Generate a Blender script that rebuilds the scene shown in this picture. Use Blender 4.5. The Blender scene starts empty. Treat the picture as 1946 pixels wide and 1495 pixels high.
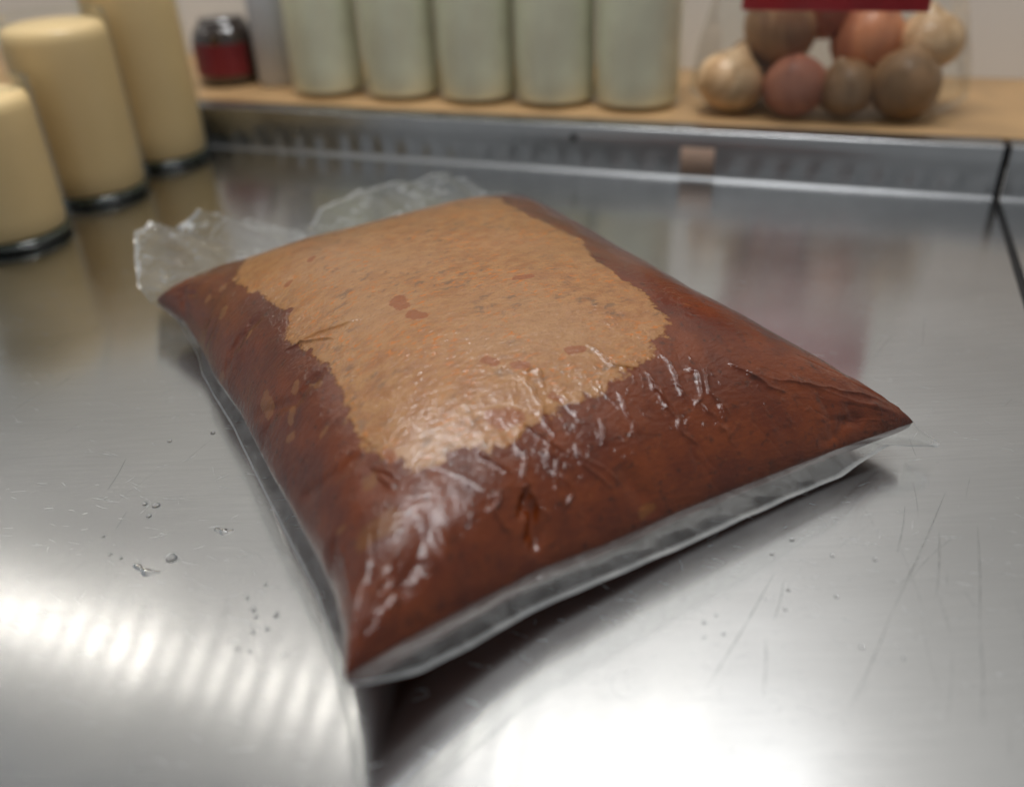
import bpy, bmesh, math, random
import numpy as np
from mathutils import Vector, Matrix
R_ = math.radians
sc = bpy.context.scene
# ------------------------------------------------------------------ camera
CAMH = .22
cam = bpy.data.cameras.new('camera'); camo = bpy.data.objects.new('camera', cam)
sc.collection.objects.link(camo); sc.camera = camo
right = Vector((.9988, -.0251, -.0409)); up = Vector((.0480, .5219, .8517)); fwd = Vector((0, .8526, -.5225))
m = Matrix((right, up, -fwd)).transposed().to_4x4(); m.translation = (0, 0, CAMH); camo.matrix_world = m
cam.sensor_width = 36; cam.lens = 36*1700/1946; cam.clip_start = .01; cam.clip_end = 50
cam.dof.use_dof = True; cam.dof.focus_distance = .37
APERTURE = .0084
cam.dof.aperture_fstop = cam.lens/1000/APERTURE
# ------------------------------------------------------------------ light of the room
w = bpy.data.worlds.new('World'); sc.world = w; w.use_nodes = True
w.node_tree.nodes['Background'].inputs[0].default_value = (.93, .97, 1, 1)
w.node_tree.nodes['Background'].inputs[1].default_value = .22
def area(name, loc, target, sx, sy, power, col):
    l = bpy.data.lights.new(name, 'AREA'); l.shape = 'RECTANGLE'; l.size = sx; l.size_y = sy; l.energy = power; l.color = col
    o = bpy.data.objects.new(name, l); sc.collection.objects.link(o); o.location = loc
    o.rotation_euler = (Vector(target)-Vector(loc)).to_track_quat('-Z', 'Y').to_euler(); return o
area('overhead_fill', (.02, .50, 1.35), (.02, .48, 0), .62, .2, 8, (.98, .99, 1))  # unseen overhead lamp, added to light the pouch and give its film sheen
LED_STRENGTH = 25
vs = sc.view_settings; vs.view_transform = 'Standard'; vs.look = 'None'; vs.exposure = .38; vs.gamma = 1; vs.use_curve_mapping = False
sc.cycles.sample_clamp_indirect = 4; sc.cycles.use_denoising = True; sc.cycles.transparent_max_bounces = 8; sc.cycles.max_bounces = 5; sc.cycles.diffuse_bounces = 2; sc.cycles.glossy_bounces = 3; sc.cycles.transmission_bounces = 4; sc.cycles.use_adaptive_sampling = True; sc.cycles.adaptive_threshold = .02; sc.cycles.caustics_reflective = False; sc.cycles.caustics_refractive = False
random.seed(7); rng = np.random.default_rng(7)
# ------------------------------------------------------------------ helpers
COL = sc.collection
def link(name, me, mat=None, parent=None, smooth=True):
    o = bpy.data.objects.new(name, me); COL.objects.link(o)
    if mat is not None and not me.materials: me.materials.append(mat)
    if parent is not None: o.parent = parent
    if smooth: me.shade_smooth()
    return o
def tag(o, label=None, cat=None, group=None, kind=None):
    if label: o['label'] = label
    if cat: o['category'] = cat
    if group: o['group'] = group
    if kind: o['kind'] = kind
    return o
def empty(name, loc=(0, 0, 0), rz=0):
    o = bpy.data.objects.new(name, None); COL.objects.link(o); o.location = loc; o.rotation_euler.z = rz; o.empty_display_size = .02; return o
def grid_mesh(name, P, wrap_u=False):
    """P[i, j] -> quad mesh"""
    nv, nu = P.shape[:2]
    me = bpy.data.meshes.new(name)
    j = np.arange(nu if wrap_u else nu-1); i = np.arange(nv-1)
    J, I = np.meshgrid(j, i); J2 = (J+1) % nu
    q = np.stack([I*nu+J, I*nu+J2, (I+1)*nu+J2, (I+1)*nu+J], -1).reshape(-1, 4)
    me.vertices.add(nu*nv); me.vertices.foreach_set('co', P.reshape(-1).astype(np.float32))
    me.loops.add(len(q)*4); me.loops.foreach_set('vertex_index', q.reshape(-1).astype(np.int32))
    me.polygons.add(len(q)); me.polygons.foreach_set('loop_start', np.arange(0, len(q)*4, 4, dtype=np.int32))
    me.update(calc_edges=True); return me
def lathe(profile, n=64, name='lathe', wob=None):
    th = np.linspace(0, 2*np.pi, n, endpoint=False)
    P = np.zeros((len(profile), n, 3))
    for i, (r, z) in enumerate(profile):
        P[i, :, 0] = r*np.cos(th); P[i, :, 1] = r*np.sin(th); P[i, :, 2] = z
    return grid_mesh(name, P, True)
def box_mesh(x0, x1, y0, y1, z0, z1, bevel=0, seg=2, name='box'):
    bm = bmesh.new(); bmesh.ops.create_cube(bm, size=1)
    for v in bm.verts: v.co = (x0+(v.co.x+.5)*(x1-x0), y0+(v.co.y+.5)*(y1-y0), z0+(v.co.z+.5)*(z1-z0))
    if bevel: bmesh.ops.bevel(bm, geom=bm.edges[:], offset=bevel, segments=seg, affect='EDGES', profile=.5)
    me = bpy.data.meshes.new(name); bm.to_mesh(me); bm.free(); return me
class NT:
    """small node-graph writer"""
    def __init__(s, name):
        s.m = bpy.data.materials.new(name); s.m.use_nodes = True; s.t = s.m.node_tree; s.n = s.t.nodes
        s.n.clear(); s.out = s.n.new('ShaderNodeOutputMaterial')
    def put(s, sock, v):
        if v is None: return
        if hasattr(v, 'is_output'): s.t.links.new(v, sock)
        elif isinstance(v, (tuple, list)):
            v = tuple(v)
            if sock.type == 'RGBA' and len(v) == 3: v += (1,)
            sock.default_value = v
        else: sock.default_value = v
    def node(s, typ, ins=(), **props):
        nd = s.n.new(typ)
        for k, v in props.items(): setattr(nd, k, v)
        for k, v in (ins.items() if isinstance(ins, dict) else enumerate(ins)): s.put(nd.inputs[k], v)
        return nd
    def math(s, op, a, b=None, c=None, clamp=False):
        nd = s.node('ShaderNodeMath', operation=op, use_clamp=clamp)
        for i, v in enumerate((a, b, c)): s.put(nd.inputs[i], v)
        return nd.outputs[0]
    def vmath(s, op, a, b=None):
        nd = s.node('ShaderNodeVectorMath', operation=op); s.put(nd.inputs[0], a)
        if b is not None: s.put(nd.inputs[1], b)
        return nd
    def mix(s, f, a, b, blend='MIX'):
        nd = s.node('ShaderNodeMix', data_type='RGBA', blend_type=blend)
        s.put(nd.inputs[0], f); s.put(nd.inputs[6], a); s.put(nd.inputs[7], b); return nd.outputs[2]
    def ramp(s, v, lo, hi, a=0., b=1., smooth=True):
        nd = s.node('ShaderNodeMapRange', interpolation_type='SMOOTHSTEP' if smooth else 'LINEAR')
        for i, x in enumerate((v, lo, hi, a, b)): s.put(nd.inputs[i], x)
        return nd.outputs[0]
    def coord(s, rot=0, scale=(1, 1, 1), loc=(0, 0, 0), src=None):
        if src is None: src = s.node('ShaderNodeTexCoord').outputs['Object']
        nd = s.node('ShaderNodeMapping', {0: src}); nd.inputs[1].default_value = loc; nd.inputs[2].default_value = (0, 0, rot); nd.inputs[3].default_value = scale
        return nd.outputs[0]
    def noise(s, vec, scale, detail=3, rough=.5, dist=0):
        nd = s.node('ShaderNodeTexNoise', {'Vector': vec, 'Scale': scale, 'Detail': detail, 'Roughness': rough, 'Distortion': dist}); return nd.outputs[0]
    def voro(s, vec, scale, feature='F1', rnd=1):
        nd = s.node('ShaderNodeTexVoronoi', {'Vector': vec, 'Scale': scale, 'Randomness': rnd}, feature=feature); return nd.outputs[0]
    def attr(s, name): return s.node('ShaderNodeAttribute', attribute_name=name).outputs['Fac']
    def bump(s, h, strength, dist, normal=None):
        nd = s.node('ShaderNodeBump', {'Strength': strength, 'Distance': dist, 'Height': h}); s.put(nd.inputs['Normal'], normal); return nd.outputs[0]
    def pbr(s, **k):
        nd = s.n.new('ShaderNodeBsdfPrincipled')
        for a, v in k.items(): s.put(nd.inputs[a.replace('_', ' ')], v)
        return nd.outputs[0]
    def done(s, sh): s.t.links.new(sh, s.out.inputs[0]); return s.m
def simple(name, col, rough=.5, metal=0, var=.12, scale=40, coat=0, bump=0, sss=0):
    t = NT(name); v = t.coord(); n1 = t.noise(v, scale, 4)
    c = t.mix(t.ramp(n1, .3, .7), tuple(x*(1-var) for x in col), tuple(min(1, x*(1+var)) for x in col))
    nm = t.bump(t.noise(v, scale*3, 3), .3, bump) if bump else None
    k = dict(Base_Color=c, Roughness=t.ramp(n1, .3, .7, rough*.85, min(1, rough*1.15)), Metallic=metal, Coat_Weight=coat, Coat_Roughness=.06, Normal=nm)
    if sss: k.update(Subsurface_Weight=sss, Subsurface_Radius=(.012, .008, .004), Subsurface_Scale=1.)
    return t.done(t.pbr(**k))
# ------------------------------------------------------------------ frame of the counter: s along the backsplash, d away from the viewer
J0 = Vector((-.2085, .7886, 0)); JX = Vector((.93555, -.35319, 0)); JN = Vector((.35319, .93555, 0)); YAW = math.atan2(JX.y, JX.x)
def W(s, d, z=0): return J0 + JX*s + JN*d + Vector((0, 0, z))
def place(o, s=0, d=0, z=0, rz=0): o.location = W(s, d, z); o.rotation_euler.z = YAW+rz; return o
S_GAP = .583
# ------------------------------------------------------------------ measured outlines (metres)
PALE = [(0.1801, 0.2636), (0.2115, 0.2408), (0.2002, 0.2007), (0.2044, 0.1813), (0.2077, 0.1579), (0.1988, 0.1405), (0.1956, 0.1111), (0.196, 0.0957), (0.1913, 0.0803), (0.1885, 0.0756), (0.1731, 0.0669), (0.1651, 0.0615), (0.1544, 0.0595), (0.1371, 0.0542), (0.1235, 0.0529), (0.1048, 0.0522), (0.0978, 0.0475), (0.0912, 0.0455), (0.0805, 0.0515), (0.0692, 0.0542), (0.0599, 0.0522), (0.0519, 0.0582), (0.0496, 0.0676), (0.044, 0.0776), (0.0444, 0.0876), (0.0449, 0.0977), (0.0477, 0.1057), (0.0501, 0.1197), (0.0496, 0.1338), (0.0482, 0.1478), (0.0416, 0.1659), (0.0444, 0.1753), (0.0524, 0.1826), (0.0463, 0.2), (0.0468, 0.2168), (0.0398, 0.2515), (0.0487, 0.2616), (0.0566, 0.2776), (0.0786, 0.2696), (0.102, 0.2622), (0.1287, 0.2643), (0.1623, 0.2629)]
BLOTS = [((0.0945, 0.1445), (0.095, 0.1398), 0.0034), ((0.095, 0.1298), (0.0964, 0.1271), 0.003), ((0.1492, 0.1325), (0.1563, 0.1305), 0.0016), ((0.0931, 0.0582), (0.1011, 0.0562), 0.0035), ((0.0786, 0.2161), (0.0805, 0.2168), 0.0017), ((0.0604, 0.2054), (0.0618, 0.206), 0.0017), ((0.1399, 0.0776), (0.1446, 0.0769), 0.002), ((0.1053, 0.087), (0.1076, 0.0843), 0.0023), ((0.1146, 0.0796), (0.1179, 0.0769), 0.0016), ((0.1193, 0.0602), (0.1216, 0.0562), 0.0016), ((0.0496, 0.0689), (0.0491, 0.0656), 0.0019)]
FLECKS = [((0.0346, 0.1398), (0.0342, 0.1371), 0.0022), ((0.0178, 0.1545), (0.0178, 0.1478), 0.0038), ((0.0267, 0.1305), (0.0243, 0.1284), 0.0023), ((0.0309, 0.1037), (0.0342, 0.1037), 0.0016), ((0.0398, 0.1311), (0.0407, 0.1298), 0.0006), ((0.0416, 0.1278), (0.043, 0.1271), 0.0017), ((0.0239, 0.2315), (0.0271, 0.2328), 0.0028), ((0.0215, 0.2589), (0.0243, 0.2582), 0.0016), ((0.0028, 0.2034), (0.0056, 0.2027), 0.0022), ((0.029, 0.196), (0.0304, 0.196), 0.0014), ((0.0192, 0.1218), (0.0211, 0.1211), 0.0023), ((0.0323, 0.2535), (0.0351, 0.2522), 0.0016), ((0.2082, 0.087), (0.2096, 0.085), 0.0009), ((0.1904, 0.0803), (0.1913, 0.0789), 0.0009)]
AMBER = [((0.0248, 0.0462), (0.0388, 0.0435), 0.0055), ((0.037, 0.0649), (0.0402, 0.0642), 0.0027), ((0.0159, 0.0622), (0.0192, 0.0609), 0.0016), ((0.131, 0.0047), (0.1361, 0.0067), 0.002)]
CREASES = [[(0.1156, 0.0743), (0.1118, 0.0582), (0.1099, 0.0428)], [(0.1156, 0.0743), (0.1207, 0.0736), (0.1184, 0.0642)], [(0.0982, 0.0542), (0.0931, 0.0288), (0.0968, 0.014)], [(0.0996, 0.0562), (0.1053, 0.0462), (0.1109, 0.0355)], [(0.116, 0.0388), (0.1151, 0.0301), (0.1235, 0.0167)], [(0.16, 0.0575), (0.1609, 0.0462), (0.1605, 0.0368)], [(0.1745, 0.0636), (0.1708, 0.0462), (0.1675, 0.0395)], [(0.1815, 0.0529), (0.1787, 0.0428), (0.1708, 0.0334)], [(0.1731, 0.0361), (0.1764, 0.0254), (0.1778, 0.0161)], [(0.197, 0.0495), (0.2077, 0.0321)], [(0.2087, 0.0375), (0.2325, 0.0261), (0.2596, 0.0161)], [(0.1436, 0.0522), (0.1427, 0.0395), (0.1427, 0.0314)], [(0.1305, 0.0442), (0.1272, 0.0321)], [(0.1605, 0.0355), (0.16, 0.0261), (0.1633, 0.0207)], [(0.1806, 0.0328), (0.1796, 0.0248)], [(0.0837, 0.0314), (0.0772, 0.0274), (0.0781, 0.0201)], [(0.1062, 0.0301), (0.1071, 0.0214), (0.1034, 0.0174)], [(0.0805, 0.0482), (0.0884, 0.0355)], [(0.0828, 0.0314), (0.0767, 0.0261), (0.0809, 0.0147)], [(0.1081, 0.0435), (0.1043, 0.0294), (0.1015, 0.014)], [(0.1853, 0.0488), (0.1801, 0.0381), (0.1815, 0.0268)], [(0.1609, 0.0515), (0.1581, 0.0395), (0.1619, 0.0308)], [(0.0407, 0.0702), (0.0487, 0.0569)], [(0.0421, 0.0642), (0.0444, 0.0549)], [(0.1492, 0.0776), (0.1502, 0.0642), (0.16, 0.0575)], [(0.0388, 0.1632), (0.0599, 0.1519), (0.0753, 0.1432)], [(0.0449, 0.1612), (0.0608, 0.1425)], [(0.203, 0.0435), (0.2044, 0.0348), (0.2138, 0.0281)]]
GROOVES = [([(0.0922, 0.0294), (0.0903, 0.0167), (0.0898, 0.0027)], 0.0018000000000000002, 0.0032), ([(0.0187, 0.2977), (0.0037, 0.2723), (0.0019, 0.2428)], 0.001, 0.002), ([(0.0426, 0.2), (0.0229, 0.2014), (0.0051, 0.2)], 0.0014, 0.0016), ([(0.0033, 0.1632), (0.0304, 0.1325), (0.0496, 0.1298)], 0.0018000000000000002, 0.0014), ([(0.0037, 0.0983), (0.0281, 0.0809), (0.0412, 0.0776)], 0.0018000000000000002, 0.0014), ([(0.1296, 0.0248), (0.1338, 0.0074), (0.1366, 0.0)], 0.0024000000000000002, 0.0016), ([(0.0557, 0.0381), (0.0463, 0.0248), (0.0342, 0.012)], 0.0028, 0.0016), ([(0.2451, 0.0094), (0.2283, 0.0074), (0.2152, 0.0033)], 0.0016, 0.0018000000000000002), ([(0.0201, 0.0334), (0.036, 0.0421), (0.0435, 0.0569)], 0.0024000000000000002, -0.0022), ([(0.261, 0.01), (0.2297, 0.0254), (0.2049, 0.0388)], 0.002, -0.0018000000000000002), ([(0.0037, 0.0087), (0.0126, 0.0248), (0.0211, 0.0341)], 0.0014, -0.002)]
CRINKLE_ZONE = [(0.0861, 0.0629), (0.1165, 0.0756), (0.175, 0.0662), (0.2124, 0.0442), (0.2648, 0.0127), (0.2306, 0.0114), (0.1787, 0.0154), (0.1329, 0.0214), (0.1043, 0.0174), (0.08, 0.0207), (0.08, 0.0388)]
FRONT_HEM = [[-0.0497, 0.1673, 0.0275], [-0.0431, 0.1681, 0.0259], [-0.0291, 0.1733, 0.0242], [-0.0146, 0.1835, 0.0226], [0.0011, 0.1966, 0.0209], [0.0215, 0.2083, 0.0192], [0.0454, 0.2221, 0.0176], [0.076, 0.2402, 0.0159], [0.0985, 0.2538, 0.0143], [0.1224, 0.2674, 0.0126], [0.1371, 0.2797, 0.011], [0.1492, 0.2894, 0.01], [0.1682, 0.2863, 0.01], [0.1697, 0.2906, 0.01], [0.1647, 0.3033, 0.01]]
LEFT_HEM = [[-0.0507, 0.1683, 0.027], [-0.0541, 0.177, 0.0242], [-0.0578, 0.1908, 0.0216], [-0.0657, 0.2119, 0.0192], [-0.0776, 0.2357, 0.017], [-0.0931, 0.2667, 0.0153], [-0.11, 0.3006, 0.014], [-0.119, 0.3196, 0.0131], [-0.1343, 0.3471, 0.0128], [-0.1458, 0.3684, 0.0128], [-0.1527, 0.3867, 0.0132], [-0.1647, 0.4087, 0.014], [-0.1741, 0.425, 0.0149], [-0.1899, 0.4416, 0.016]]
BACK_HEM = [[-0.1895, 0.4372, 0.019], [-0.202, 0.4535, 0.022], [-0.2132, 0.4858, 0.026], [-0.225, 0.5217, 0.028], [-0.2165, 0.5304, 0.029], [-0.1991, 0.536, 0.027], [-0.1892, 0.5398, 0.032], [-0.1758, 0.5378, 0.031], [-0.1563, 0.5348, 0.026], [-0.137, 0.5328, 0.022], [-0.1222, 0.5406, 0.02], [-0.1163, 0.5604, 0.024], [-0.105, 0.5685, 0.027], [-0.0891, 0.581, 0.028], [-0.0719, 0.5877, 0.03], [-0.0546, 0.5925, 0.029], [-0.0371, 0.591, 0.033], [-0.0225, 0.5841, 0.028], [-0.0086, 0.58, 0.024], [0.0105, 0.5783, 0.02]]
DROPS = [(-0.129, 0.2541, 0.00233), (-0.1448, 0.2863, 0.0016), (-0.1499, 0.2877, 0.00115), (-0.1456, 0.2798, 0.00113), (-0.1534, 0.3325, 0.00101), (-0.1353, 0.3376, 0.00125), (-0.1596, 0.2685, 0.00067), (-0.1313, 0.229, 0.0004), (0.0994, 0.2478, 0.00102), (0.0902, 0.2408, 0.0008), (0.1111, 0.2385, 0.00081), (0.1251, 0.2353, 0.00081), (0.0908, 0.2227, 0.00077), (0.1059, 0.2184, 0.00077), (0.0872, 0.2138, 0.00075), (0.0594, 0.2097, 0.00073), (0.064, 0.2127, 0.00055), (0.0646, 0.2045, 0.00072), (0.0581, 0.2034, 0.00054), (0.1065, 0.1963, 0.00074), (0.1176, 0.1909, 0.00055), (-0.0922, 0.2254, 0.00097), (-0.0905, 0.2218, 0.00077), (-0.0838, 0.2224, 0.00095), (-0.0855, 0.216, 0.00075), (-0.0902, 0.2151, 0.00075), (-0.0956, 0.2312, 0.00059), (-0.0906, 0.2376, 0.00059), (-0.0938, 0.2078, 0.00075), (-0.0891, 0.2068, 0.00074), (-0.0776, 0.2041, 0.00073), (-0.1482, 0.2554, 0.00065), (-0.153, 0.2578, 0.00066)]
SMEARS = [[(-0.1422, 0.2516), (-0.1387, 0.2491), (-0.1356, 0.2466), (-0.1303, 0.2468)], [(-0.117, 0.2697), (-0.1143, 0.2685), (-0.1119, 0.2671), (-0.1091, 0.2682)]]
LONG_SCRATCHES = [[(0.1656, 0.2707), (0.1213, 0.2101)], [(0.1213, 0.2101), (0.0949, 0.1735)], [(0.1683, 0.2501), (0.146, 0.2011)], [(0.146, 0.2011), (0.1302, 0.1656)], [(0.0885, 0.2311), (0.0545, 0.1831)], [(0.0908, 0.2278), (0.082, 0.2087)], [(0.1472, 0.264), (0.1341, 0.2382)], [(0.1534, 0.2483), (0.139, 0.2169)], [(0.0776, 0.2021), (0.0708, 0.1795)], [(-0.1687, 0.3209), (-0.1686, 0.2985)]]
# ---- bag shape (metres, world frame; counter top is z = 0) ----
HB = 0.0480          # height of the filled pouch above its seam
EDGE_LEFT  = [[-0.0492, 0.1683, 0.029], [-0.0531, 0.19, 0.0263], [-0.0586, 0.2076, 0.024], [-0.0697, 0.2313, 0.0221], [-0.0822, 0.2567, 0.0206], [-0.0934, 0.2778, 0.0195], [-0.1179, 0.3273, 0.0188], [-0.1373, 0.3598, 0.0185], [-0.1506, 0.3874, 0.0186], [-0.1659, 0.4141, 0.0191], [-0.1872, 0.4382, 0.02]]
EDGE_FRONT = [[-0.0492, 0.1683, 0.029], [-0.0326, 0.1839, 0.0264], [-0.0147, 0.1988, 0.024], [0.0069, 0.2151, 0.0219], [0.0286, 0.2271, 0.02], [0.0585, 0.2455, 0.0184], [0.0911, 0.2631, 0.017], [0.1267, 0.2814, 0.0159], [0.1608, 0.2972, 0.015]]
EDGE_RIGHT = [[0.1608, 0.2972, 0.015], [0.1311, 0.3378, 0.0158], [0.1038, 0.3797, 0.0167], [0.0789, 0.4229, 0.0175], [0.0562, 0.4673, 0.0183], [0.0359, 0.513, 0.0192], [0.018, 0.56, 0.02]]
EDGE_BACK  = [[-0.1872, 0.4382, 0.02], [-0.1519, 0.4566, 0.02], [-0.117, 0.4757, 0.02], [-0.0826, 0.4957, 0.02], [-0.0486, 0.5163, 0.02], [-0.0151, 0.5378, 0.02], [0.018, 0.56, 0.02]]
def resample(P, n):
    P = np.array(P, float)
    d = np.r_[0, np.cumsum(np.linalg.norm(np.diff(P, axis=0), axis=1))]
    t = np.linspace(0, d[-1], n)
    Q = np.stack([np.interp(t, d, P[:, k]) for k in range(3)], 1)
    return Q
def smooth(Q, it):
    for _ in range(it):
        Q[1:-1] = (Q[:-2] + 2*Q[1:-1] + Q[2:]) / 4
    return Q
def seam_curves(nu, nv):
    k = 400
    def mk(P, n):
        Q = smooth(resample(P, k), 30)
        return resample(Q, n)
    return mk(EDGE_FRONT, nu), mk(EDGE_BACK, nu), mk(EDGE_LEFT, nv), mk(EDGE_RIGHT, nv)
def arc_param(n, width, a, b):
    """n parameters equally spaced along the arched cross-section of the pouch, and the arc's length"""
    s = (1-np.cos(np.linspace(0, np.pi, 6001)))/2
    d = np.r_[0, np.cumsum(np.hypot(np.diff(s)*width, np.diff(HB*prof(s, a, b))))]
    return np.interp(np.linspace(0, d[-1], n), d, s), d[-1]
def base_patch(u, v):
    """Coons patch between the four seams: index [v, u]; u runs along the front seam, v along the left seam."""
    k = 2001
    f, b, l, r = [np.stack([np.interp(w, np.linspace(0, 1, k), c[:, j]) for j in range(3)], 1)
                  for c, w in zip(seam_curves(k, k), (u, u, v, v))]
    u = u[None, :, None]; v = v[:, None, None]
    S = (1-v)*f[None] + v*b[None] + (1-u)*l[:, None] + u*r[:, None] \
        - ((1-u)*(1-v)*f[0] + u*(1-v)*f[-1] + (1-u)*v*b[0] + u*v*b[-1])
    return S
def prof(t, a, b):
    return np.clip(1 - np.abs(2*t-1)**a, 0, 1)**b
def pillow(nu, nv):
    (u, lu), (v, lv) = arc_param(nu, .245, 3.2, .73), arc_param(nv, .29, 2.7, .66)
    S = base_patch(u, v)
    u = u[None, :]; v = v[:, None]
    pu, pv = np.maximum(prof(u, 3.2, .73), 1e-4), np.maximum(prof(v, 2.7, .66), 1e-4)
    w = np.clip((pu**-1.6+pv**-1.6-1)**(-1/1.6)-1e-4, 0, 1)          # fuller towards the corners than a plain product
    w = w*(1 - .10*(v-.5)**2)
    top = S.copy(); top[..., 2] += HB*w
    bot = S.copy(); bot[..., 2] = np.maximum(.0012, S[..., 2]*(1 - 1.6*w**.7))
    return top, bot, w, lu, lv
# ------------------------------------------------------------------ steel
def steel(name, brush_rot, base=(.74, .745, .75), ripple=False, sharp=.135, soft=.22, haze=.5, aniso=.0):
    t = NT(name); src = t.node('ShaderNodeTexCoord').outputs['Object']
    brush = t.noise(t.coord(brush_rot, (28, 1300, 1300), src=src), 1, 2, .6)
    cloud = t.noise(t.coord(brush_rot+.2, (5, 8, 5), src=src), 1, 4, .6)
    col = t.mix(t.ramp(cloud, .3, .72), tuple(x*.88 for x in base), base)
    col = t.mix(t.ramp(brush, .25, .75, 0, .30), col, tuple(x*.62 for x in base))
    fac = t.math('ADD', t.ramp(cloud, .3, .72, haze-.2, haze+.2), t.ramp(brush, .3, .7, -.06, .06))
    nm = None
    if ripple:
        zz = t.node('ShaderNodeSeparateXYZ', {0: src}).outputs[2]
        rp = t.node('ShaderNodeTexWave', {'Vector': t.coord(0, (1, 0, 0), src=src), 'Scale': 14.5, 'Distortion': 2.2, 'Detail': 1.5, 'Detail Scale': 2.0}, wave_type='BANDS', bands_direction='X').outputs[1]
        nm = t.bump(t.math('MULTIPLY', rp, t.ramp(zz, .022, .004)), .9, .0016)
    def lobe(r):
        nd = t.node('ShaderNodeBsdfAnisotropic', {'Color': col, 'Roughness': r, 'Anisotropy': aniso}); t.put(nd.inputs['Normal'], nm)
        if aniso: t.put(nd.inputs['Tangent'], t.node('ShaderNodeCombineXYZ', (JX.x, JX.y, 0.)).outputs[0])
        return nd.outputs[0]
    return t.done(t.node('ShaderNodeMixShader', {0: fac, 1: lobe(sharp), 2: lobe(soft)}).outputs[0])
def scratch_mat(name, col, opacity, diffuse):
    t = NT(name); src = t.node('ShaderNodeTexCoord').outputs['Object']
    g = t.node('ShaderNodeBsdfGlossy', {'Color': col+(1,), 'Roughness': .35}).outputs[0]
    d = t.node('ShaderNodeBsdfDiffuse', {'Color': col+(1,)}).outputs[0]
    s = t.node('ShaderNodeMixShader', {0: diffuse, 1: g, 2: d}).outputs[0]
    return t.done(t.node('ShaderNodeMixShader', {0: t.ramp(t.noise(src, 400, 1), .3, .65, opacity*.15, opacity), 1: t.node('ShaderNodeBsdfTransparent').outputs[0], 2: s}).outputs[0])
# ------------------------------------------------------------------ clear film
def film(name, body=.10, tint=(.80, .81, .80), scale=120, bump=.0004, gloss=.28, lines=0):
    t = NT(name); src = t.node('ShaderNodeTexCoord').outputs['Object']; rim = t.attr('rim'); cz = t.attr('crinkle')
    h = t.noise(src, scale, 2, .6, 1.0)
    nm = t.bump(h, t.ramp(cz, 0, 1, .25, .9), bump)
    gl = t.node('ShaderNodeBsdfGlossy', {'Color': (.95, .95, .95, 1), 'Roughness': .10, 'Normal': nm}).outputs[0]
    df = t.node('ShaderNodeBsdfDiffuse', {'Color': tint+(1,), 'Normal': nm}).outputs[0]
    tl = t.node('ShaderNodeBsdfTranslucent', {'Color': tint+(1,), 'Normal': nm}).outputs[0]
    mk = t.node('ShaderNodeMixShader', {0: .5, 1: df, 2: tl}).outputs[0]
    tr = t.node('ShaderNodeBsdfTransparent', {'Color': (.95, .96, .95, 1)}).outputs[0]
    fr = t.node('ShaderNodeLayerWeight', {'Blend': .3, 'Normal': nm}).outputs['Fresnel']
    ln = 0.
    if lines:
        e1 = t.voro(t.coord(.6, (1, 1.9, 1.3), src=t.vmath('ADD', src, t.vmath('MULTIPLY', t.node('ShaderNodeTexNoise', {'Vector': src, 'Scale': 60., 'Detail': 2.}).outputs[1], (.012, .012, .012)).outputs[0]).outputs[0]), 75, 'DISTANCE_TO_EDGE')
        ln = t.math('MULTIPLY', t.ramp(e1, .0, .045, lines, 0), t.ramp(t.noise(src, 50, 2), .45, .6))
    bd = t.math('ADD', t.math('ADD', ln, t.math('MULTIPLY', rim, .5)), t.ramp(h, .3, .7, body*.6, body*1.4), clamp=True)
    a = t.node('ShaderNodeMixShader', {0: bd, 1: tr, 2: mk}).outputs[0]
    b = t.node('ShaderNodeMixShader', {0: t.math('ADD', t.math('MULTIPLY', fr, gloss), t.math('MULTIPLY', rim, .2), clamp=True), 1: a, 2: gl}).outputs[0]
    return t.done(b)
def clear_glass(name, tint=(.975, .98, .965), rough=.03):
    t = NT(name); lw = t.node('ShaderNodeLayerWeight', {'Blend': .25}).outputs['Fresnel']
    src = t.node('ShaderNodeTexCoord').outputs['Object']
    gl = t.node('ShaderNodeBsdfGlossy', {'Color': (.95, .97, .95, 1), 'Roughness': t.ramp(t.noise(src, 30, 3), .3, .7, rough, rough+.05)}).outputs[0]
    tr = t.node('ShaderNodeBsdfTransparent', {'Color': tint+(1,)}).outputs[0]
    return t.done(t.node('ShaderNodeMixShader', {0: t.math('MULTIPLY', lw, .25), 1: tr, 2: gl}).outputs[0])
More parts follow.
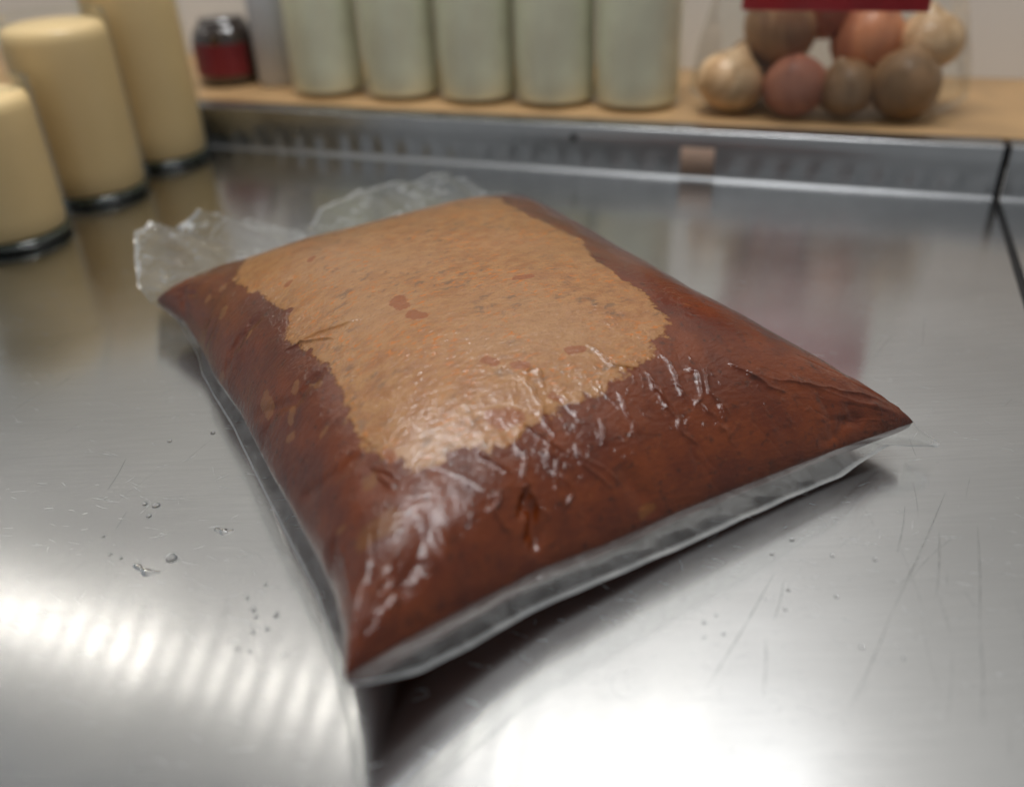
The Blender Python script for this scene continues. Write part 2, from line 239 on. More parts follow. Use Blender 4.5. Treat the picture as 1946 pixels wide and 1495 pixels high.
# ------------------------------------------------------------------ sauce behind film
def sauce():
    t = NT('sauce_in_film'); src = t.node('ShaderNodeTexCoord').outputs['UV']          # UV in metres along the film
    n1 = t.noise(src, 38, 3, .6); n2 = t.noise(src, 140, 3, .6); n3 = t.noise(src, 520, 2, .6)
    red = t.mix(t.ramp(n1, .32, .68), (.108, .0165, .0018), (.180, .0335, .0032))
    red = t.mix(t.ramp(n2, .52, .75, 0, .5), red, (.055, .011, .0026))
    red = t.mix(t.ramp(n3, .62, .74, 0, .35), red, (.30, .095, .02))
    red = t.mix(t.ramp(t.noise(src, 250, 2, .5), .60, .70, 0, .55), red, (.038, .010, .003))
    d = t.math('ADD', t.math('ADD', t.attr('pale'), t.math('MULTIPLY', t.math('SUBTRACT', n1, .5), .010)), t.math('ADD', t.math('MULTIPLY', t.math('SUBTRACT', n2, .5), .014), t.math('MULTIPLY', t.math('SUBTRACT', n3, .5), .0040)))
    pale_m = t.ramp(d, -.0009, .0012)
    st = t.coord(.35, (1, 1.8, 1), src=src)
    p1 = t.noise(st, 90, 4, .7); p2 = t.noise(st, 460, 2, .6); p3 = t.noise(src, 16, 2)
    pale = t.mix(t.ramp(p1, .34, .66), (.330, .124, .031), (.435, .195, .061))
    pale = t.mix(t.ramp(p3, .40, .66, 0, .5), pale, (.43, .225, .095))
    pale = t.mix(t.ramp(p2, .57, .69, 0, .34), pale, (.145, .055, .018))
    gm = t.math('MULTIPLY', t.ramp(t.noise(st, 110, 3, .7), .52, .66), t.ramp(t.noise(src, 28, 2), .44, .6))
    pale = t.mix(t.math('MULTIPLY', gm, .6), pale, (.125, .070, .036))
    org = t.math('MULTIPLY', t.ramp(t.noise(t.coord(.3, (1, 2.6, 1), src=src), 220, 2, .6), .56, .63), t.ramp(n1, .42, .6))
    pale = t.mix(t.math('MULTIPLY', org, .95), pale, (.54, .155, .009))
    edge = t.math('MULTIPLY', t.ramp(d, .0035, .0004), .45)
    pale = t.mix(edge, pale, (.33, .145, .03))
    c = t.mix(pale_m, red, pale)
    c = t.mix(t.math('MULTIPLY', t.ramp(t.math('ADD', t.attr('amber'), t.math('MULTIPLY', t.math('SUBTRACT', n2, .5), .9)), .3, 1.1), .45), c, (.25, .10, .018))
    c = t.mix(t.math('MULTIPLY', t.ramp(t.math('ADD', t.attr('blot'), t.math('MULTIPLY', t.math('SUBTRACT', n3, .5), .9)), .35, .6), .85), c, (.28, .066, .007))
    c = t.mix(t.math('MULTIPLY', t.ramp(t.math('ADD', t.attr('fleck'), t.math('MULTIPLY', t.math('SUBTRACT', n3, .5), 1.2)), .45, .75), .42), c, (.34, .15, .05))
    # fine crinkle of the film; the larger creases are in the mesh
    cz = t.attr('crinkle')
    wv = t.node('ShaderNodeTexNoise', {'Vector': src, 'Scale': 70., 'Detail': 2.}).outputs[1]
    ws = t.node('ShaderNodeVectorMath', operation='SCALE'); t.put(ws.inputs[0], wv); ws.inputs['Scale'].default_value = .016
    wc = t.vmath('ADD', src, ws.outputs[0]).outputs[0]
    e1 = t.node('ShaderNodeTexVoronoi', {'Vector': t.coord(-.45, (2.6, 1, 1), src=wc), 'Scale': 48., 'Randomness': 1.}, feature='DISTANCE_TO_EDGE', voronoi_dimensions='2D').outputs[0]
    h = t.math('ADD', t.math('MULTIPLY', t.noise(t.coord(.35, (1, 1.7, 1), src=src), 240, 3, .65), t.ramp(pale_m, 0, 1, .9, 1.3)),
               t.math('MULTIPLY', t.math('MULTIPLY', t.ramp(e1, 0, .11, 1, 0, False), t.ramp(n2, .45, .65)), t.ramp(cz, .1, .9, .0, .45)))
    nm = t.bump(h, .85, .0006)
    sh = t.pbr(Base_Color=c, Roughness=.42, Specular_IOR_Level=.12, Coat_Weight=1., Coat_Roughness=t.ramp(pale_m, 0, 1, .065, .13), Coat_Normal=nm, Normal=nm, Coat_IOR=t.ramp(pale_m, 0, 1, 1.48, 1.62))
    return t.done(sh)
M = {}; ANISO = .52
M['steel'] = steel('steel_top', YAW, aniso=ANISO)
M['scratch_bright'] = scratch_mat('bright_scratch', (.9, .9, .9), .8, .6); M['scratch_dark'] = scratch_mat('dark_scratch', (.14, .14, .14), .32, .5)
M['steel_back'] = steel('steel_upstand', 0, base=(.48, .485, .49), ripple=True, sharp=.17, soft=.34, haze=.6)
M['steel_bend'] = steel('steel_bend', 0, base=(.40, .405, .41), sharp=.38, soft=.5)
M['film'] = film('clear_film', .15, (.95, .95, .94), gloss=.13); M['flap'] = film('crumpled_clear_film', .14, (.97, .98, .97), scale=55, bump=.0013, gloss=1., lines=.9); M['glass'] = clear_glass('jar_glass'); M['sauce'] = sauce()
M['cream'] = simple('cream_filling', (.95, .69, .35), .5, var=.04, scale=14, coat=.25)
M['base_glass'] = simple('dark_green_glass', (.018, .026, .016), .08, var=.3, coat=1)
M['wood'] = simple('pale_wood', (.52, .32, .15), .5, var=.14, scale=22)
M['wall'] = simple('painted_wall', (.80, .77, .72), .7, var=.03, scale=6, bump=.0004)
M['black'] = simple('black_rubber', (.008, .008, .009), .5)
M['pickle'] = simple('pale_green_brine', (.95, .91, .70), .4, var=.10, scale=26, coat=.3)
M['lid'] = simple('white_lid', (.62, .61, .58), .35, var=.04)
M['dark'] = simple('dark_brown_glass', (.035, .022, .016), .15, var=.2, coat=1)
M['redlabel'] = simple('red_print', (.16, .010, .014), .45, var=.12)
M['red'] = simple('red_card', (.60, .016, .024), .35, var=.08, coat=.3)
M['white'] = simple('grey_white_plastic', (.60, .62, .66), .4, var=.05)
M['peach'] = simple('reflected_peach', (.58, .39, .29), .55, var=.08)
M['lamp_body'] = simple('white_lamp_housing', (.7, .7, .7), .4, var=.03)
for nm_, k_ in (('led_bright', 1.25), ('led_mid', .8), ('led_dim', .45)):
    t = NT(nm_); M[nm_] = t.done(t.node('ShaderNodeEmission', {0: (1, .95, .86, 1), 1: LED_STRENGTH*k_}).outputs[0])
t = NT('water'); M['water'] = t.done(t.pbr(Base_Color=(1, 1, 1, 1), Roughness=.02, IOR=1.33, Transmission_Weight=1.))
# ------------------------------------------------------------------ the setting
def frame_box(name, s0, s1, d0, d1, z0, z1, mat, bevel=0, kind='structure', parent=None):
    o = link(name, box_mesh(s0, s1, d0, d1, z0, z1, bevel), mat, parent, smooth=bevel > 0)
    if parent is None: place(o); tag(o, kind=kind)
    return o
# counter top: one folded sheet, flat top, rounded inner bend and upstand (cross-section in d, z)
BEND = .0035; UPH = .0355
prof_sheet = [(-1.6, 0)]+[(-.5, 0), (-.2, 0), (-.05, 0)]
prof_up = [(-BEND+BEND*math.sin(a), BEND-BEND*math.cos(a)) for a in np.linspace(0, math.pi/2-.02, 9)] + [(.0003, UPH*.5), (.0008, UPH-.0015), (.0014, UPH-.0004), (.0026, UPH), (.02, UPH)]
def sheet(name, prof, s0, s1, mat, ns=2):
    P = np.zeros((ns, len(prof), 3))
    for i, s in enumerate(np.linspace(s0, s1, ns)):
        for k, (d, z) in enumerate(prof): P[i, k] = (s, d, z)
    me = grid_mesh(name, P); return me
def world_top(name, s0, s1):
    """flat steel top in world axes so the scratches lie where they are"""
    c = [W(s0, -1.25), W(s1, -1.25), W(s1, -BEND), W(s0, -BEND)]
    me = bpy.data.meshes.new(name); v = [tuple(p) for p in c]+[(p.x, p.y, -.03) for p in c]
    me.from_pydata(v, [], [(0, 1, 2, 3), (7, 6, 5, 4), (0, 4, 5, 1), (1, 5, 6, 2), (2, 6, 7, 3), (3, 7, 4, 0)]); me.update()
    return tag(link(name, me, M['steel'], smooth=False), kind='structure')
ctop = world_top('countertop', -1.1, S_GAP-.0025); world_top('neighbouring_countertop', S_GAP+.0025, 1.3)
for nm, a, b in (('backsplash', -1.1, S_GAP-.0025), ('neighbouring_backsplash', S_GAP+.0025, 1.3)):
    o = link(nm, sheet(nm, prof_up[8:], a, b, None), M['steel_back']); place(o); tag(o, kind='structure')
    link('bend', sheet('bend', prof_up[:9], a, b, None), M['steel_bend'], o)
frame_box('rubber_joint', S_GAP-.0024, S_GAP+.0024, -1.2, .004, -.02, -.0015, M['black'])
frame_box('rubber_upright_joint', S_GAP-.0024, S_GAP+.0024, .0042, .02, -.02, UPH-.001, M['black'])
frame_box('wooden_ledge', -1.1, 1.3, .0202, .2, UPH-.02, UPH+.0012, M['wood'], .001)
frame_box('wall', -1.3, 1.5, .2005, .26, -.1, 1.9, M['wall'])
# screw hole in the upstand, a few dark specks along the bend
o = link('screw_hole', lathe([(.0, 0), (.0024, 0), (.0030, -.0006), (.0031, -.0012)], 20), M['black']); o.rotation_euler = (math.pi/2, 0, YAW); o.location = W(.2835, -.0002, .026)
tag(o, 'small dark round screw hole in the steel upstand behind the pouch', 'screw hole')
o = link('painted_reflection', box_mesh(-.0125, .0125, -.0004, 0, .003, .0235, .0001, 1), M['peach']); place(o, .379, -.0004)  # peach reflection in the upstand, put in as a thin coloured strip
tag(o, 'peach reflection low in the steel upstand, painted on a thin piece', 'painted reflection')
# LED strip light above the back of the counter (seen as the row of bright dots in the steel)
ls = tag(empty('led_strip_light', W(0, -.125, .56), YAW), 'long white LED strip light above the back of the counter', 'strip light')
link('housing', box_mesh(-.75, .50, -.012, .012, .004, .016, .002), M['lamp_body'], ls)
leds = {k_: box_mesh(-.0065, .0065, -.0065, .0065, 0, .004, .001, 1) for k_ in ('led_bright', 'led_mid', 'led_dim')}
for i in range(34):
    kk = ('led_bright' if i < 16 else 'led_mid' if i < 24 else 'led_dim') if rng.uniform() > .2 else 'led_mid'
    o = link('led', leds[kk], M[kk], ls, False); o.location = (-.72+i*.0345, 0, 0)
# ------------------------------------------------------------------ jars of cream on the counter
def jar(name, r, hfill, hglass, fill_mat, glass_mat, loc, neck=.72, base=True, lid=None):
    e = empty(name, loc)
    b = .0068 if base else .004
    link('filling', lathe([(0, b), (r*.90, b), (r-.0035, b+.0015), (r-.0028, b+.005)] + [(r-.0028, b+(hfill-.012-b)*k/6) for k in range(1, 7)] + [(r-.0032, hfill-.007), (r-.0055, hfill-.003), (r-.010, hfill-.0008), (0, hfill)], 72), fill_mat, e)
    if lid:
        sh = hglass-.022
        g = [(r*.82, .0006), (r-.004, .0), (r-.0012, .0018), (r, .006)] + [(r, .006+(sh-.026)*k/6) for k in range(1, 7)] + \
            [(r-(1-neck)*r*(1-math.cos(a)), sh-.02+.02*math.sin(a)) for a in np.linspace(.2, math.pi/2, 7)] + [(r*neck, hglass)]
    else:                                                     # straight-sided glass with a rolled rim
        g = [(r*.82, .0006), (r-.004, .0), (r-.0012, .0018), (r, .006)] + [(r, .006+(hfill-.003)*k/6) for k in range(1, 7)] + [(r-.0003, hfill+.0045), (r-.0012, hfill+.0052), (r-.0022, hfill+.0045), (r-.0024, hfill+.001)]
    link('glass', lathe(g, 72), glass_mat, e)
    if base: link('base_ring', lathe([(0, .0012), (r*.80, .0010), (r-.0052, .0006), (r-.0018, .0024), (r-.0016, .0042), (r-.004, .0063), (0, .0064)], 72), M['base_glass'], e)
    if lid: link('lid', lathe([(r*neck+.002, hglass-.014), (r*neck+.003, hglass-.013), (r*neck+.003, hglass), (r*neck+.001, hglass+.002), (0, hglass+.002)], 48), lid, e)
    return e
JR = .0388
for (x, y, hf, hg, lab) in ((-.3423, .6007, .098, .12, 'short glass jar of cream filling, nearest the camera at the left edge'),
                            (-.3161, .6905, .126, .15, 'glass jar of cream filling between the short jar and the tallest jar'),
                            (-.2903, .7761, .150, .174, 'tall glass jar of cream filling standing against the steel upstand')):
    tag(jar('cream_jar', JR, hf, hg, M['cream'], M['glass'], (x, y, .0003)), lab, 'jar', 'jars of cream at the left')
# ------------------------------------------------------------------ things on the wooden ledge
ZL = UPH+.0016
labs = ['leftmost pale green jar of the row on the ledge', 'second pale green jar from the left on the ledge', 'middle pale green jar of the five on the ledge', 'fourth pale green jar from the left on the ledge', 'pale green jar on the ledge nearest the bag of onions']
for k, s in enumerate((.038, .112, .182, .250, .318)):
    tag(jar('green_jar', .0348, .135, .165, M['pickle'], M['glass'], W(s, .066, ZL), .8, False, M['lid']), labs[k], 'jar', 'row of pale green jars on the ledge')
e = tag(empty('dark_jar', W(-.080, .085, ZL), YAW), 'small dark brown jar with a red label on the wooden ledge', 'jar')
link('body', lathe([(0, 0), (.027, 0), (.030, .003), (.030, .042), (.026, .050), (.021, .054), (.021, .058), (0, .058)], 48), M['dark'], e)
th = np.linspace(-2.5, -.35, 24); P = np.zeros((2, 24, 3))
for i, z in enumerate((.010, .038)): P[i, :, 0] = .0305*np.cos(th); P[i, :, 1] = .0305*np.sin(th); P[i, :, 2] = z
link('label', grid_mesh('label', P), M['redlabel'], e)
e = tag(empty('white_bottle', W(-.028, .088, ZL), YAW), 'grey white plastic bottle behind the dark jar on the ledge', 'bottle')
link('body', lathe([(0, 0), (.018, 0), (.0205, .003), (.0205, .11), (.017, .125), (.010, .135), (.010, .14), (0, .14)], 40), M['white'], e)
link('cap', lathe([(.0125, .140), (.0125, .160), (.0115, .162), (0, .162)], 32), M['lid'], e)
# onions in a clear bag with a red card
def bulb(r, sq, seed):
    rg = np.random.default_rng(seed); n, mseg = 28, 36
    th = np.linspace(0, np.pi, n)[:, None]; ph = np.linspace(0, 2*np.pi, mseg, endpoint=False)[None]
    rad = r*(1+.045*np.sin(2*ph+rg.uniform(0, 6))*np.sin(th)+.03*np.sin(3*ph+rg.uniform(0, 6))*np.sin(th)**2)
    P = np.stack([rad*np.sin(th)*np.cos(ph), rad*np.sin(th)*np.sin(ph), r*sq*np.cos(th)+.28*r*np.exp(-(th/.28)**2)+0*ph], -1)
    return grid_mesh('bulb', P, True)
def skin(name, a, b):
    t = NT(name); s = t.node('ShaderNodeTexCoord').outputs['Object']
    a, b = [tuple(min(.9, 1.4*x) for x in q) for q in (a, b)]
    c = t.mix(t.ramp(t.noise(t.coord(0, (60, 60, 14), src=s), 1, 4, .6, .8), .35, .65), a, b)
    return t.done(t.pbr(Base_Color=c, Roughness=.5, Coat_Weight=.2))
sk = dict(tan=skin('tan_skin', (.62, .42, .24), (.42, .25, .12)), brown=skin('brown_skin', (.34, .19, .09), (.20, .10, .05)), red=skin('red_skin', (.46, .18, .11), (.30, .11, .07)), orange=skin('orange_skin', (.55, .22, .10), (.34, .12, .06)), dark=skin('dark_skin', (.30, .17, .08), (.20, .11, .05)))
onions = [(.392, .068, .0225, 'tan', 0, 'pale tan onion at the left bottom of the clear bag'), (.424, .088, .025, 'brown', .030, 'dark brown onion high at the left of the bag'), (.440, .066, .021, 'red', 0, 'reddish onion low in the middle of the bag'),
          (.476, .070, .020, 'dark', -.003, 'very dark onion low right of the reddish one'), (.486, .098, .024, 'orange', .022, 'orange brown onion in the middle right of the bag'), (.516, .072, .0235, 'dark', 0, 'dark onion at the bottom right of the bag'),
          (.528, .098, .0215, 'tan', .024, 'tan onion at the upper right of the bag'), (.452, .104, .022, 'red', .044, 'reddish onion under the red card'), (.408, .104, .022, 'dark', .004, 'dark onion behind the pale tan one')]
for k, (s, d, r, m_, dz, lab) in enumerate(onions):
    o = link('onion', bulb(r*1.1, (.86, 1.05, .95)[k % 3], k), sk[m_]); place(o, s, d-.016, ZL+.0015+r*1.1*.86+max(dz, 0)*1.15); o.rotation_euler = (random.uniform(-.5, .5), random.uniform(-.5, .5), random.uniform(0, 6)); tag(o, lab, 'onion', 'onions in the clear bag')
e = tag(empty('produce_bag', W(.460, .068, ZL), YAW), 'clear film bag of onions with a red card on the ledge', 'bag')
n1, n2 = 40, 60; P = np.zeros((n1, n2, 3)); ph = np.linspace(0, 2*np.pi, n2, endpoint=False)
for i in range(n1):
    z = .001+.165*i/(n1-1); k = i/(n1-1)
    sx = .100*(1-.42*k**1.5)*min(1, .8+3*k); sy = .052*(1-.86*k**1.2)*min(1, .75+3*k)
    P[i, :, 0] = sx*np.cos(ph)+.0018*np.sin(9*ph+7*k); P[i, :, 1] = sy*np.sin(ph)+.0018*np.sin(11*ph-9*k); P[i, :, 2] = z
M['bagfilm'] = film('thin_bag_film', .04, scale=90, bump=.0006, gloss=.25)
link('film', grid_mesh('film', P, True), M['bagfilm'], e)
link('card', box_mesh(-.060, .060, -.052, -.0512, .0785, .165, .0003, 1), M['red'], e)
# ------------------------------------------------------------------ the pouch
def seg_dist(A, B, a, b):
    a = np.array(a); d = np.array(b)-a; L2 = max(1e-12, d@d)
    t = np.clip(((A-a[0])*d[0]+(B-a[1])*d[1])/L2, 0, 1); return np.hypot(A-a[0]-t*d[0], B-a[1]-t*d[1]), t
def poly_sd(A, B, poly):
    ins = np.zeros(A.shape, bool); dist = np.full(A.shape, 1e9); n = len(poly)
    for i in range(n):
        (x0, y0), (x1, y1) = poly[i], poly[(i+1) % n]
        cond = ((y0 > B) != (y1 > B)); xi = (x1-x0)*(B-y0)/((y1-y0) if abs(y1-y0) > 1e-9 else 1e-9)+x0
        ins ^= cond & (A < xi); dist = np.minimum(dist, seg_dist(A, B, (x0, y0), (x1, y1))[0])
    return np.where(ins, dist, -dist)
def wave_noise(A, B, scale, seed, n=24):
    rg = np.random.default_rng(seed); o = np.zeros(A.shape)
    for _ in range(n):
        k = scale*rg.uniform(.4, 1.6); a = rg.uniform(0, 2*np.pi); o += np.sin(k*(A*np.cos(a)+B*np.sin(a))+rg.uniform(0, 6.3))
    return o/math.sqrt(n)
NU, NV = 900, 1040
top, bot, wgt, LU, LV = pillow(NU, NV)
A = np.linspace(0, LU, NU)[None].repeat(NV, 0); B = np.linspace(0, LV, NV)[:, None].repeat(NU, 1)
gu = np.gradient(top, axis=1); gv = np.gradient(top, axis=0); NRM = np.cross(gu, gv); NRM /= np.maximum(1e-12, np.linalg.norm(NRM, axis=2, keepdims=True))
edge = np.minimum(np.minimum(A, LU-A), np.minimum(B, LV-B)); ef = np.clip(edge/.012, 0, 1)
pale_poly = [(a, b+(.045 if i in (0, 1, 38, 39, 40, 41) else 0)) for i, (a, b) in enumerate(PALE)]
sub = 1
pale = poly_sd(A, B, pale_poly)
czone = np.clip(.5+poly_sd(A, B, CRINKLE_ZONE)/.018, 0, 1)
disp = .00028*wave_noise(A, B, 110, 1)*ef + .00007*wave_noise(A, B, 420, 2)*ef
def ridge(line, width, height, sharp=True):
    global disp
    pts = np.array(line); lo = pts.min(0)-4*width-.004; hi = pts.max(0)+4*width+.004
    i0, i1 = np.searchsorted(B[:, 0], (lo[1], hi[1])); j0, j1 = np.searchsorted(A[0], (lo[0], hi[0]))
    if i1-i0 < 2 or j1-j0 < 2: return
    a, b = A[i0:i1, j0:j1], B[i0:i1, j0:j1]; jit = .0007*wave_noise(a, b, 600, int(abs(pts.sum())*1e5) % 9999, 6)
    best = np.full(a.shape, 1e9); tt = np.zeros(a.shape); n = len(line)-1
    for k in range(n):
        d, t = seg_dist(a+jit, b-jit, line[k], line[k+1]); m_ = d < best; best = np.where(m_, d, best); tt = np.where(m_, (k+t)/n, tt)
    f = np.exp(-(best/width)) if sharp else np.exp(-(best/width)**2)
    disp[i0:i1, j0:j1] += height*f*np.clip(4*tt*(1-tt)*1.6, .0, 1)*ef[i0:i1, j0:j1]
for q in CREASES: ridge(q, .00062, .0010)
for q, w_, h_ in GROOVES[:8]: ridge(q, max(w_*1.6, .003), -h_*(1.1 if q[0][0] > .07 else .5), False)
for k in range(44):                                            # many short film creases over the front shoulder
    a = rng.uniform(.02, .265); b = rng.uniform(.012, .075)
    i, j = np.searchsorted(B[:, 0], b), np.searchsorted(A[0], a)
    if i >= NV or j >= NU or rng.uniform() > czone[i, j]*.95+.05: continue
    an = rng.normal(-1.15, .35); L = rng.uniform(.012, .036); c1 = (a+L*math.cos(an), b+L*math.sin(an)); mid = (a+.5*L*math.cos(an)+rng.normal(0, .0012), b+.5*L*math.sin(an)+rng.normal(0, .0012))
    ridge([(a, b), mid, c1], rng.uniform(.0004, .0008), rng.uniform(.00012, .00035)*rng.choice([1, 1, -1]))
for k in range(26):                                             # soft puckers running in from the seams
    side = rng.integers(0, 2); p = rng.uniform(.02, .26) if side == 0 else rng.uniform(.02, .3); L = rng.uniform(.012, .035)
    q = [(p, .0), (p+rng.normal(0, .004), L)] if side == 0 else [(.0, p), (L, p+rng.normal(0, .005))]
    ridge(q, rng.uniform(.002, .004), rng.uniform(-.0007, .0005), False)
for (ca, cb, a0, a1) in ((0, 0, .15, 1.4), (LU, 0, 1.75, 3.0), (0, LV, -1.4, -.15)):          # creases fanning in from three corners
    for k in range(12):
        an = rng.uniform(a0, a1); r0 = rng.uniform(.008, .02); r1 = r0+rng.uniform(.02, .06); bend = rng.normal(0, .12)
        ridge([(ca+r*math.cos(an+bend*(r-r0)/.05), cb+r*math.sin(an+bend*(r-r0)/.05)) for r in np.linspace(r0, r1, 4)], rng.uniform(.0009, .0026), rng.uniform(.0003, .0008)*rng.choice([1, -1]), rng.uniform() < .6)
top = top+NRM*disp[..., None]
def caps(lst, grow=1.):
    o = np.zeros(A.shape); wx = .0008*wave_noise(A, B, 420, 31, 12); wy = .0008*wave_noise(A, B, 420, 32, 12)
    for a, b, r in lst: o = np.maximum(o, np.clip(1.5-seg_dist(A+wx, B+wy, a, b)[0]/(r*grow), 0, 1))
    return o
pouch = tag(empty('sauce_pouch', (.02, .38, 0)), 'clear vacuum pouch of reddish brown sauce lying on the steel counter', 'food pouch')
PO = np.array([.02, .38, 0])
me = grid_mesh('filled_body', top-PO)
for nm, arr in (('pale', pale), ('crinkle', czone), ('amber', caps(AMBER)), ('blot', caps(BLOTS, 1.1)), ('fleck', caps(FLECKS))):
    at = me.attributes.new(nm, 'FLOAT', 'POINT'); at.data.foreach_set('value', arr.reshape(-1).astype(np.float32))
vi = np.zeros(len(me.loops), np.int32); me.loops.foreach_get('vertex_index', vi)
uvl = me.uv_layers.new(name='film_metres'); uvl.data.foreach_set('uv', np.stack([A.reshape(-1)[vi], B.reshape(-1)[vi]], 1).reshape(-1).astype(np.float32))
link('filled_body', me, M['sauce'], pouch)['label'] = 'reddish brown sauce under wrinkled film with a large pale fatty patch on top'
tb, bb, wb, _, _ = pillow(120, 140)
under = grid_mesh('underside', (bb-PO)[::-1])
for nm in ('pale',):
    at = under.attributes.new(nm, 'FLOAT', 'POINT'); at.data.foreach_set('value', np.full(len(under.vertices), -1, np.float32))
link('underside', under, M['sauce'], pouch)
def hem(name, seam, outer, rows=14, waves=.0008, pleat=0, seed=3, n=320, it=6, lab=None, crk=.15, mat=None, ncre=0):
    S = resample(seam, n); O = smooth(resample(outer, n), it)
    P = np.zeros((rows, n, 3)); s = np.linspace(0, 1, n)
    rg = np.random.default_rng(seed)
    w1 = sum(np.sin(2*np.pi*f_*s+rg.uniform(0, 6)) for f_ in (2.3, 4.1, 7.7, 13.3))/2.2
    w2 = sum(np.abs(np.sin(np.pi*f_*s+rg.uniform(0, 6))) for f_ in (9, 14, 23))/1.6
    cre = [(rg.uniform(.03, .97), rg.normal(0, .02), rg.uniform(.004, .016), rg.uniform(.0008, .0022)*rg.choice([1, 1, -1])) for _ in range(ncre)]
    for r in range(rows):
        k = r/(rows-1) if r < rows-2 else (1-.0006/max(.004, np.linalg.norm(O-S, axis=1).mean()) if r == rows-2 else 1.); P[r] = S*(1-k)+O*k
        P[r, :, 2] += waves*w1*math.sin(math.pi*k*.5)*(.5+.5*k) + pleat*(w2-.9)*k*(1-.2*k) + .001*math.sin(math.pi*k)
        P[r, :, 2] += sum(h_*np.exp(-np.abs(s-s0-sl*(k-.5))/w_) for s0, sl, w_, h_ in cre)*min(1, 2.2*k)
        P[r, :, 2] = np.maximum(P[r, :, 2], .0012)
    me = grid_mesh(name, P-PO)
    for nm, arr in (('rim', np.where(np.arange(rows) >= rows-2, 1., 0.)[:, None]+0*s[None]), ('crinkle', np.full((rows, n), crk))):
        at = me.attributes.new(nm, 'FLOAT', 'POINT'); at.data.foreach_set('value', arr.reshape(-1).astype(np.float32))
    o = link(name, me, mat or M['film'], pouch)
    if lab: o['label'] = lab
    return o
sf, sb, sl, sr = seam_curves(400, 400)
hem('seal_margin', sf, FRONT_HEM, waves=.0003, seed=1, lab='clear sealed hem along the front edge')
hem('seal_margin', sl, LEFT_HEM, waves=.0004, seed=2, lab='clear sealed hem along the left edge')
hem('open_flap', np.vstack([sl[-2:-1], sb]), BACK_HEM, rows=40, waves=.0012, pleat=.0015, ncre=22, seed=5, n=420, it=4, crk=1., mat=M['flap'], lab='wide crinkled clear flap behind the filled part')
ro = sr+np.array([.006, .003, 0])*np.sin(np.linspace(0, np.pi, 400))[:, None]; ro[:, 2] = np.maximum(.003, sr[:, 2]-.009*np.sin(np.linspace(0, np.pi, 400)))
hem('seal_margin', sr, ro, waves=.0006, seed=8, lab='clear sealed hem along the right edge')
# ------------------------------------------------------------------ water on the steel
def drop_mesh(r, seed):
    rg = np.random.default_rng(seed); n = 28; ph = np.linspace(0, 2*np.pi, n, endpoint=False)
    rr = r*(1+.08*np.sin(2*ph+rg.uniform(0, 6))+.04*np.sin(3*ph+rg.uniform(0, 6))); P = np.zeros((9, n, 3))
    for i, a in enumerate(np.linspace(0, math.pi/2, 9)):
        P[i, :, 0] = rr*math.cos(a)*np.cos(ph); P[i, :, 1] = rr*math.cos(a)*np.sin(ph); P[i, :, 2] = r*.42*math.sin(a)
    return grid_mesh('drop', P, True)
dm = [drop_mesh(.001, k) for k in range(6)]
DL = {0: 'large round water drop on the steel left of the pouch', 1: 'upper right drop of the little cluster left of the pouch', 2: 'upper left drop of the little cluster left of the pouch', 3: 'lower drop of the little cluster left of the pouch', 4: 'lone drop by the left hem, farther back', 5: 'small drop closest to the left hem'}
for k, (x, y, r) in enumerate(DROPS):
    o = link('water_drop', dm[k % 6], M['water']); o.location = (x, y, .0002); o.scale = (r/.001*.95,)*3; o.rotation_euler.z = k*1.3
    if k in DL: tag(o, DL[k], 'water drop', 'water drops on the steel')
    elif x > 0: tag(o, 'tiny water bead on the steel right of the pouch', 'water drop', 'tiny beads on the right')
    else: tag(o, 'tiny water bead on the steel left of the pouch', 'water drop', 'tiny beads on the left')
for k, q in enumerate(SMEARS):
    c = np.array(q); n = 40; S = resample(np.c_[c, np.zeros(len(c))], n); d = np.gradient(S, axis=0); nn = np.stack([-d[:, 1], d[:, 0]], 1); nn /= np.linalg.norm(nn, axis=1, keepdims=True)
    s = np.linspace(0, 1, n); wd = .0013*np.sqrt(np.clip(4*s*(1-s), 0, 1))*(1+.35*np.sin(13*s+k)); P = np.zeros((n, 13, 3))
    for j, a in enumerate(np.linspace(-1, 1, 13)):
        P[:, j, :2] = S[:, :2]+nn*(a*wd)[:, None]; P[:, j, 2] = .00025+.55*wd*max(0, 1-a*a)
    tag(link('water_smear', grid_mesh('smear', P-np.array([c[0, 0], c[0, 1], 0])), M['water']), ['long curved water smear beside the large drop', 'short water smear nearest the pouch hem'][k], 'water smear').location = (c[0, 0], c[0, 1], 0)

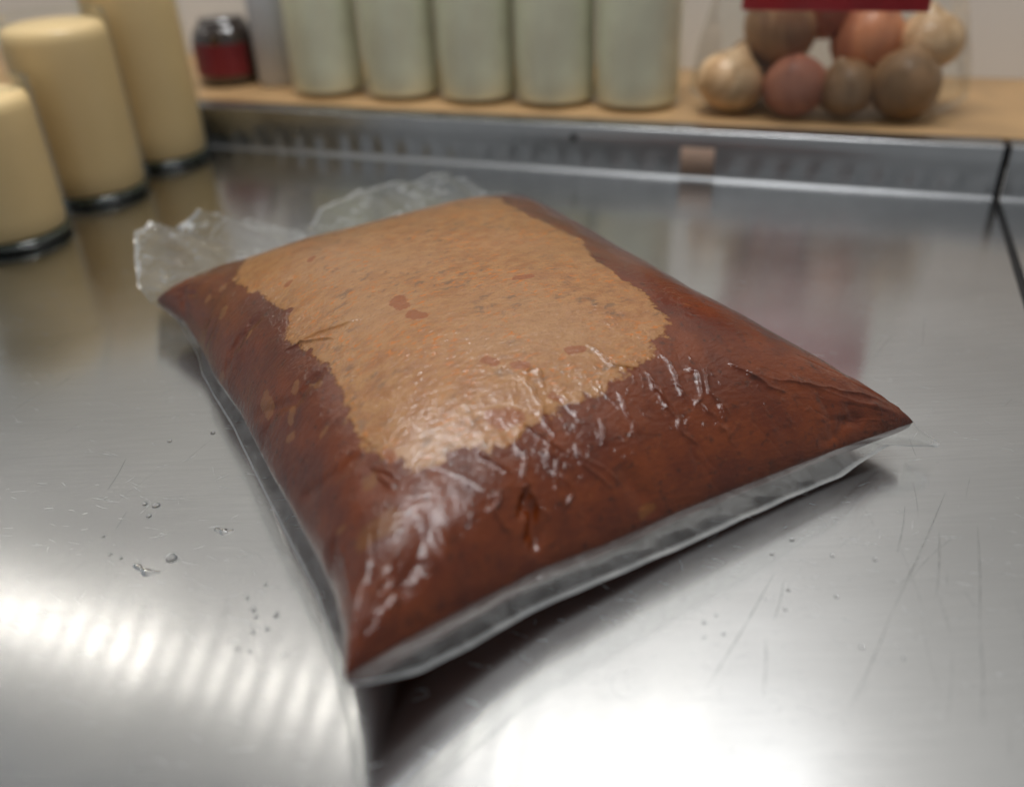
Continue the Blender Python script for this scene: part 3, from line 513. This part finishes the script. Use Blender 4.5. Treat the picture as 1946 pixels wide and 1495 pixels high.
# ------------------------------------------------------------------ scratches cut into the steel: fine slivers lying on the sheet
def slivers(name, lines, mat, z, lab):
    V, F = [], []
    for line, wd in lines:
        S = resample(np.c_[np.array(line), np.zeros(len(line))], max(3, 2*len(line))); d = np.gradient(S, axis=0)
        nn = np.stack([-d[:, 1], d[:, 0]], 1); nn /= np.maximum(1e-9, np.linalg.norm(nn, axis=1, keepdims=True)); n = len(S)
        wv = wd*np.sqrt(np.clip(4*np.linspace(.02, .98, n)*(1-np.linspace(.02, .98, n)), 0, 1)); k0 = len(V)
        for i in range(n):
            V += [(S[i, 0]-nn[i, 0]*wv[i], S[i, 1]-nn[i, 1]*wv[i], z), (S[i, 0]+nn[i, 0]*wv[i], S[i, 1]+nn[i, 1]*wv[i], z)]
        F += [(k0+2*i, k0+2*i+2, k0+2*i+3, k0+2*i+1) for i in range(n-1)]
    me = bpy.data.meshes.new(name); me.from_pydata(V, [], F); me.update()
    o = link(name, me, mat, ctop, False); o['kind'] = 'stuff'; o['label'] = lab; return o
def stroke(x, y, an, L, bend):
    return [(x+L*t*math.cos(an)-bend*L*t*t*math.sin(an), y+L*t*math.sin(an)+bend*L*t*t*math.cos(an)) for t in (0, .33, .66, 1)]
rs = random.Random(11); br, dk = [], []
for k in range(4200):
    x, y = rs.uniform(-.30, .26), rs.uniform(.13, .55)
    near = math.exp(-((x-.11)**2/.006+(y-.21)**2/.003))+.5*math.exp(-((x+.12)**2/.006+(y-.23)**2/.003))
    if rs.random() > .30+near: continue
    br.append((stroke(x, y, rs.gauss(YAW+.05, .35) if rs.random() < .75 else rs.uniform(0, 3.1), rs.uniform(.0015, .008), rs.gauss(0, .12)), rs.uniform(.00004, .00012)))
for k in range(150):
    x, y = rs.uniform(-.30, .26), rs.uniform(.13, .5); dk.append((stroke(x, y, rs.gauss(1.1, .3), rs.uniform(.006, .035), rs.gauss(0, .05)), rs.uniform(.00004, .00011)))
for cx_, cy_, rr in ((.030, .186, .0052), (.0335, .1875, .0042)):                       # dried ring marks near the front
    br.append(([(cx_+rr*math.cos(a)*(.75), cy_+rr*math.sin(a)) for a in np.linspace(.3, 5.6, 14)], .00014))
for a, b in LONG_SCRATCHES: dk.append(([a, (.5*(a[0]+b[0])+.0006, .5*(a[1]+b[1])), b], .0002))
slivers('bright_scratches', br, M['scratch_bright'], .00006, 'short bright scuffs scattered over the brushed steel'); slivers('dark_scratches', dk, M['scratch_dark'], .0001, 'long dark hairline scratches in the brushed steel')
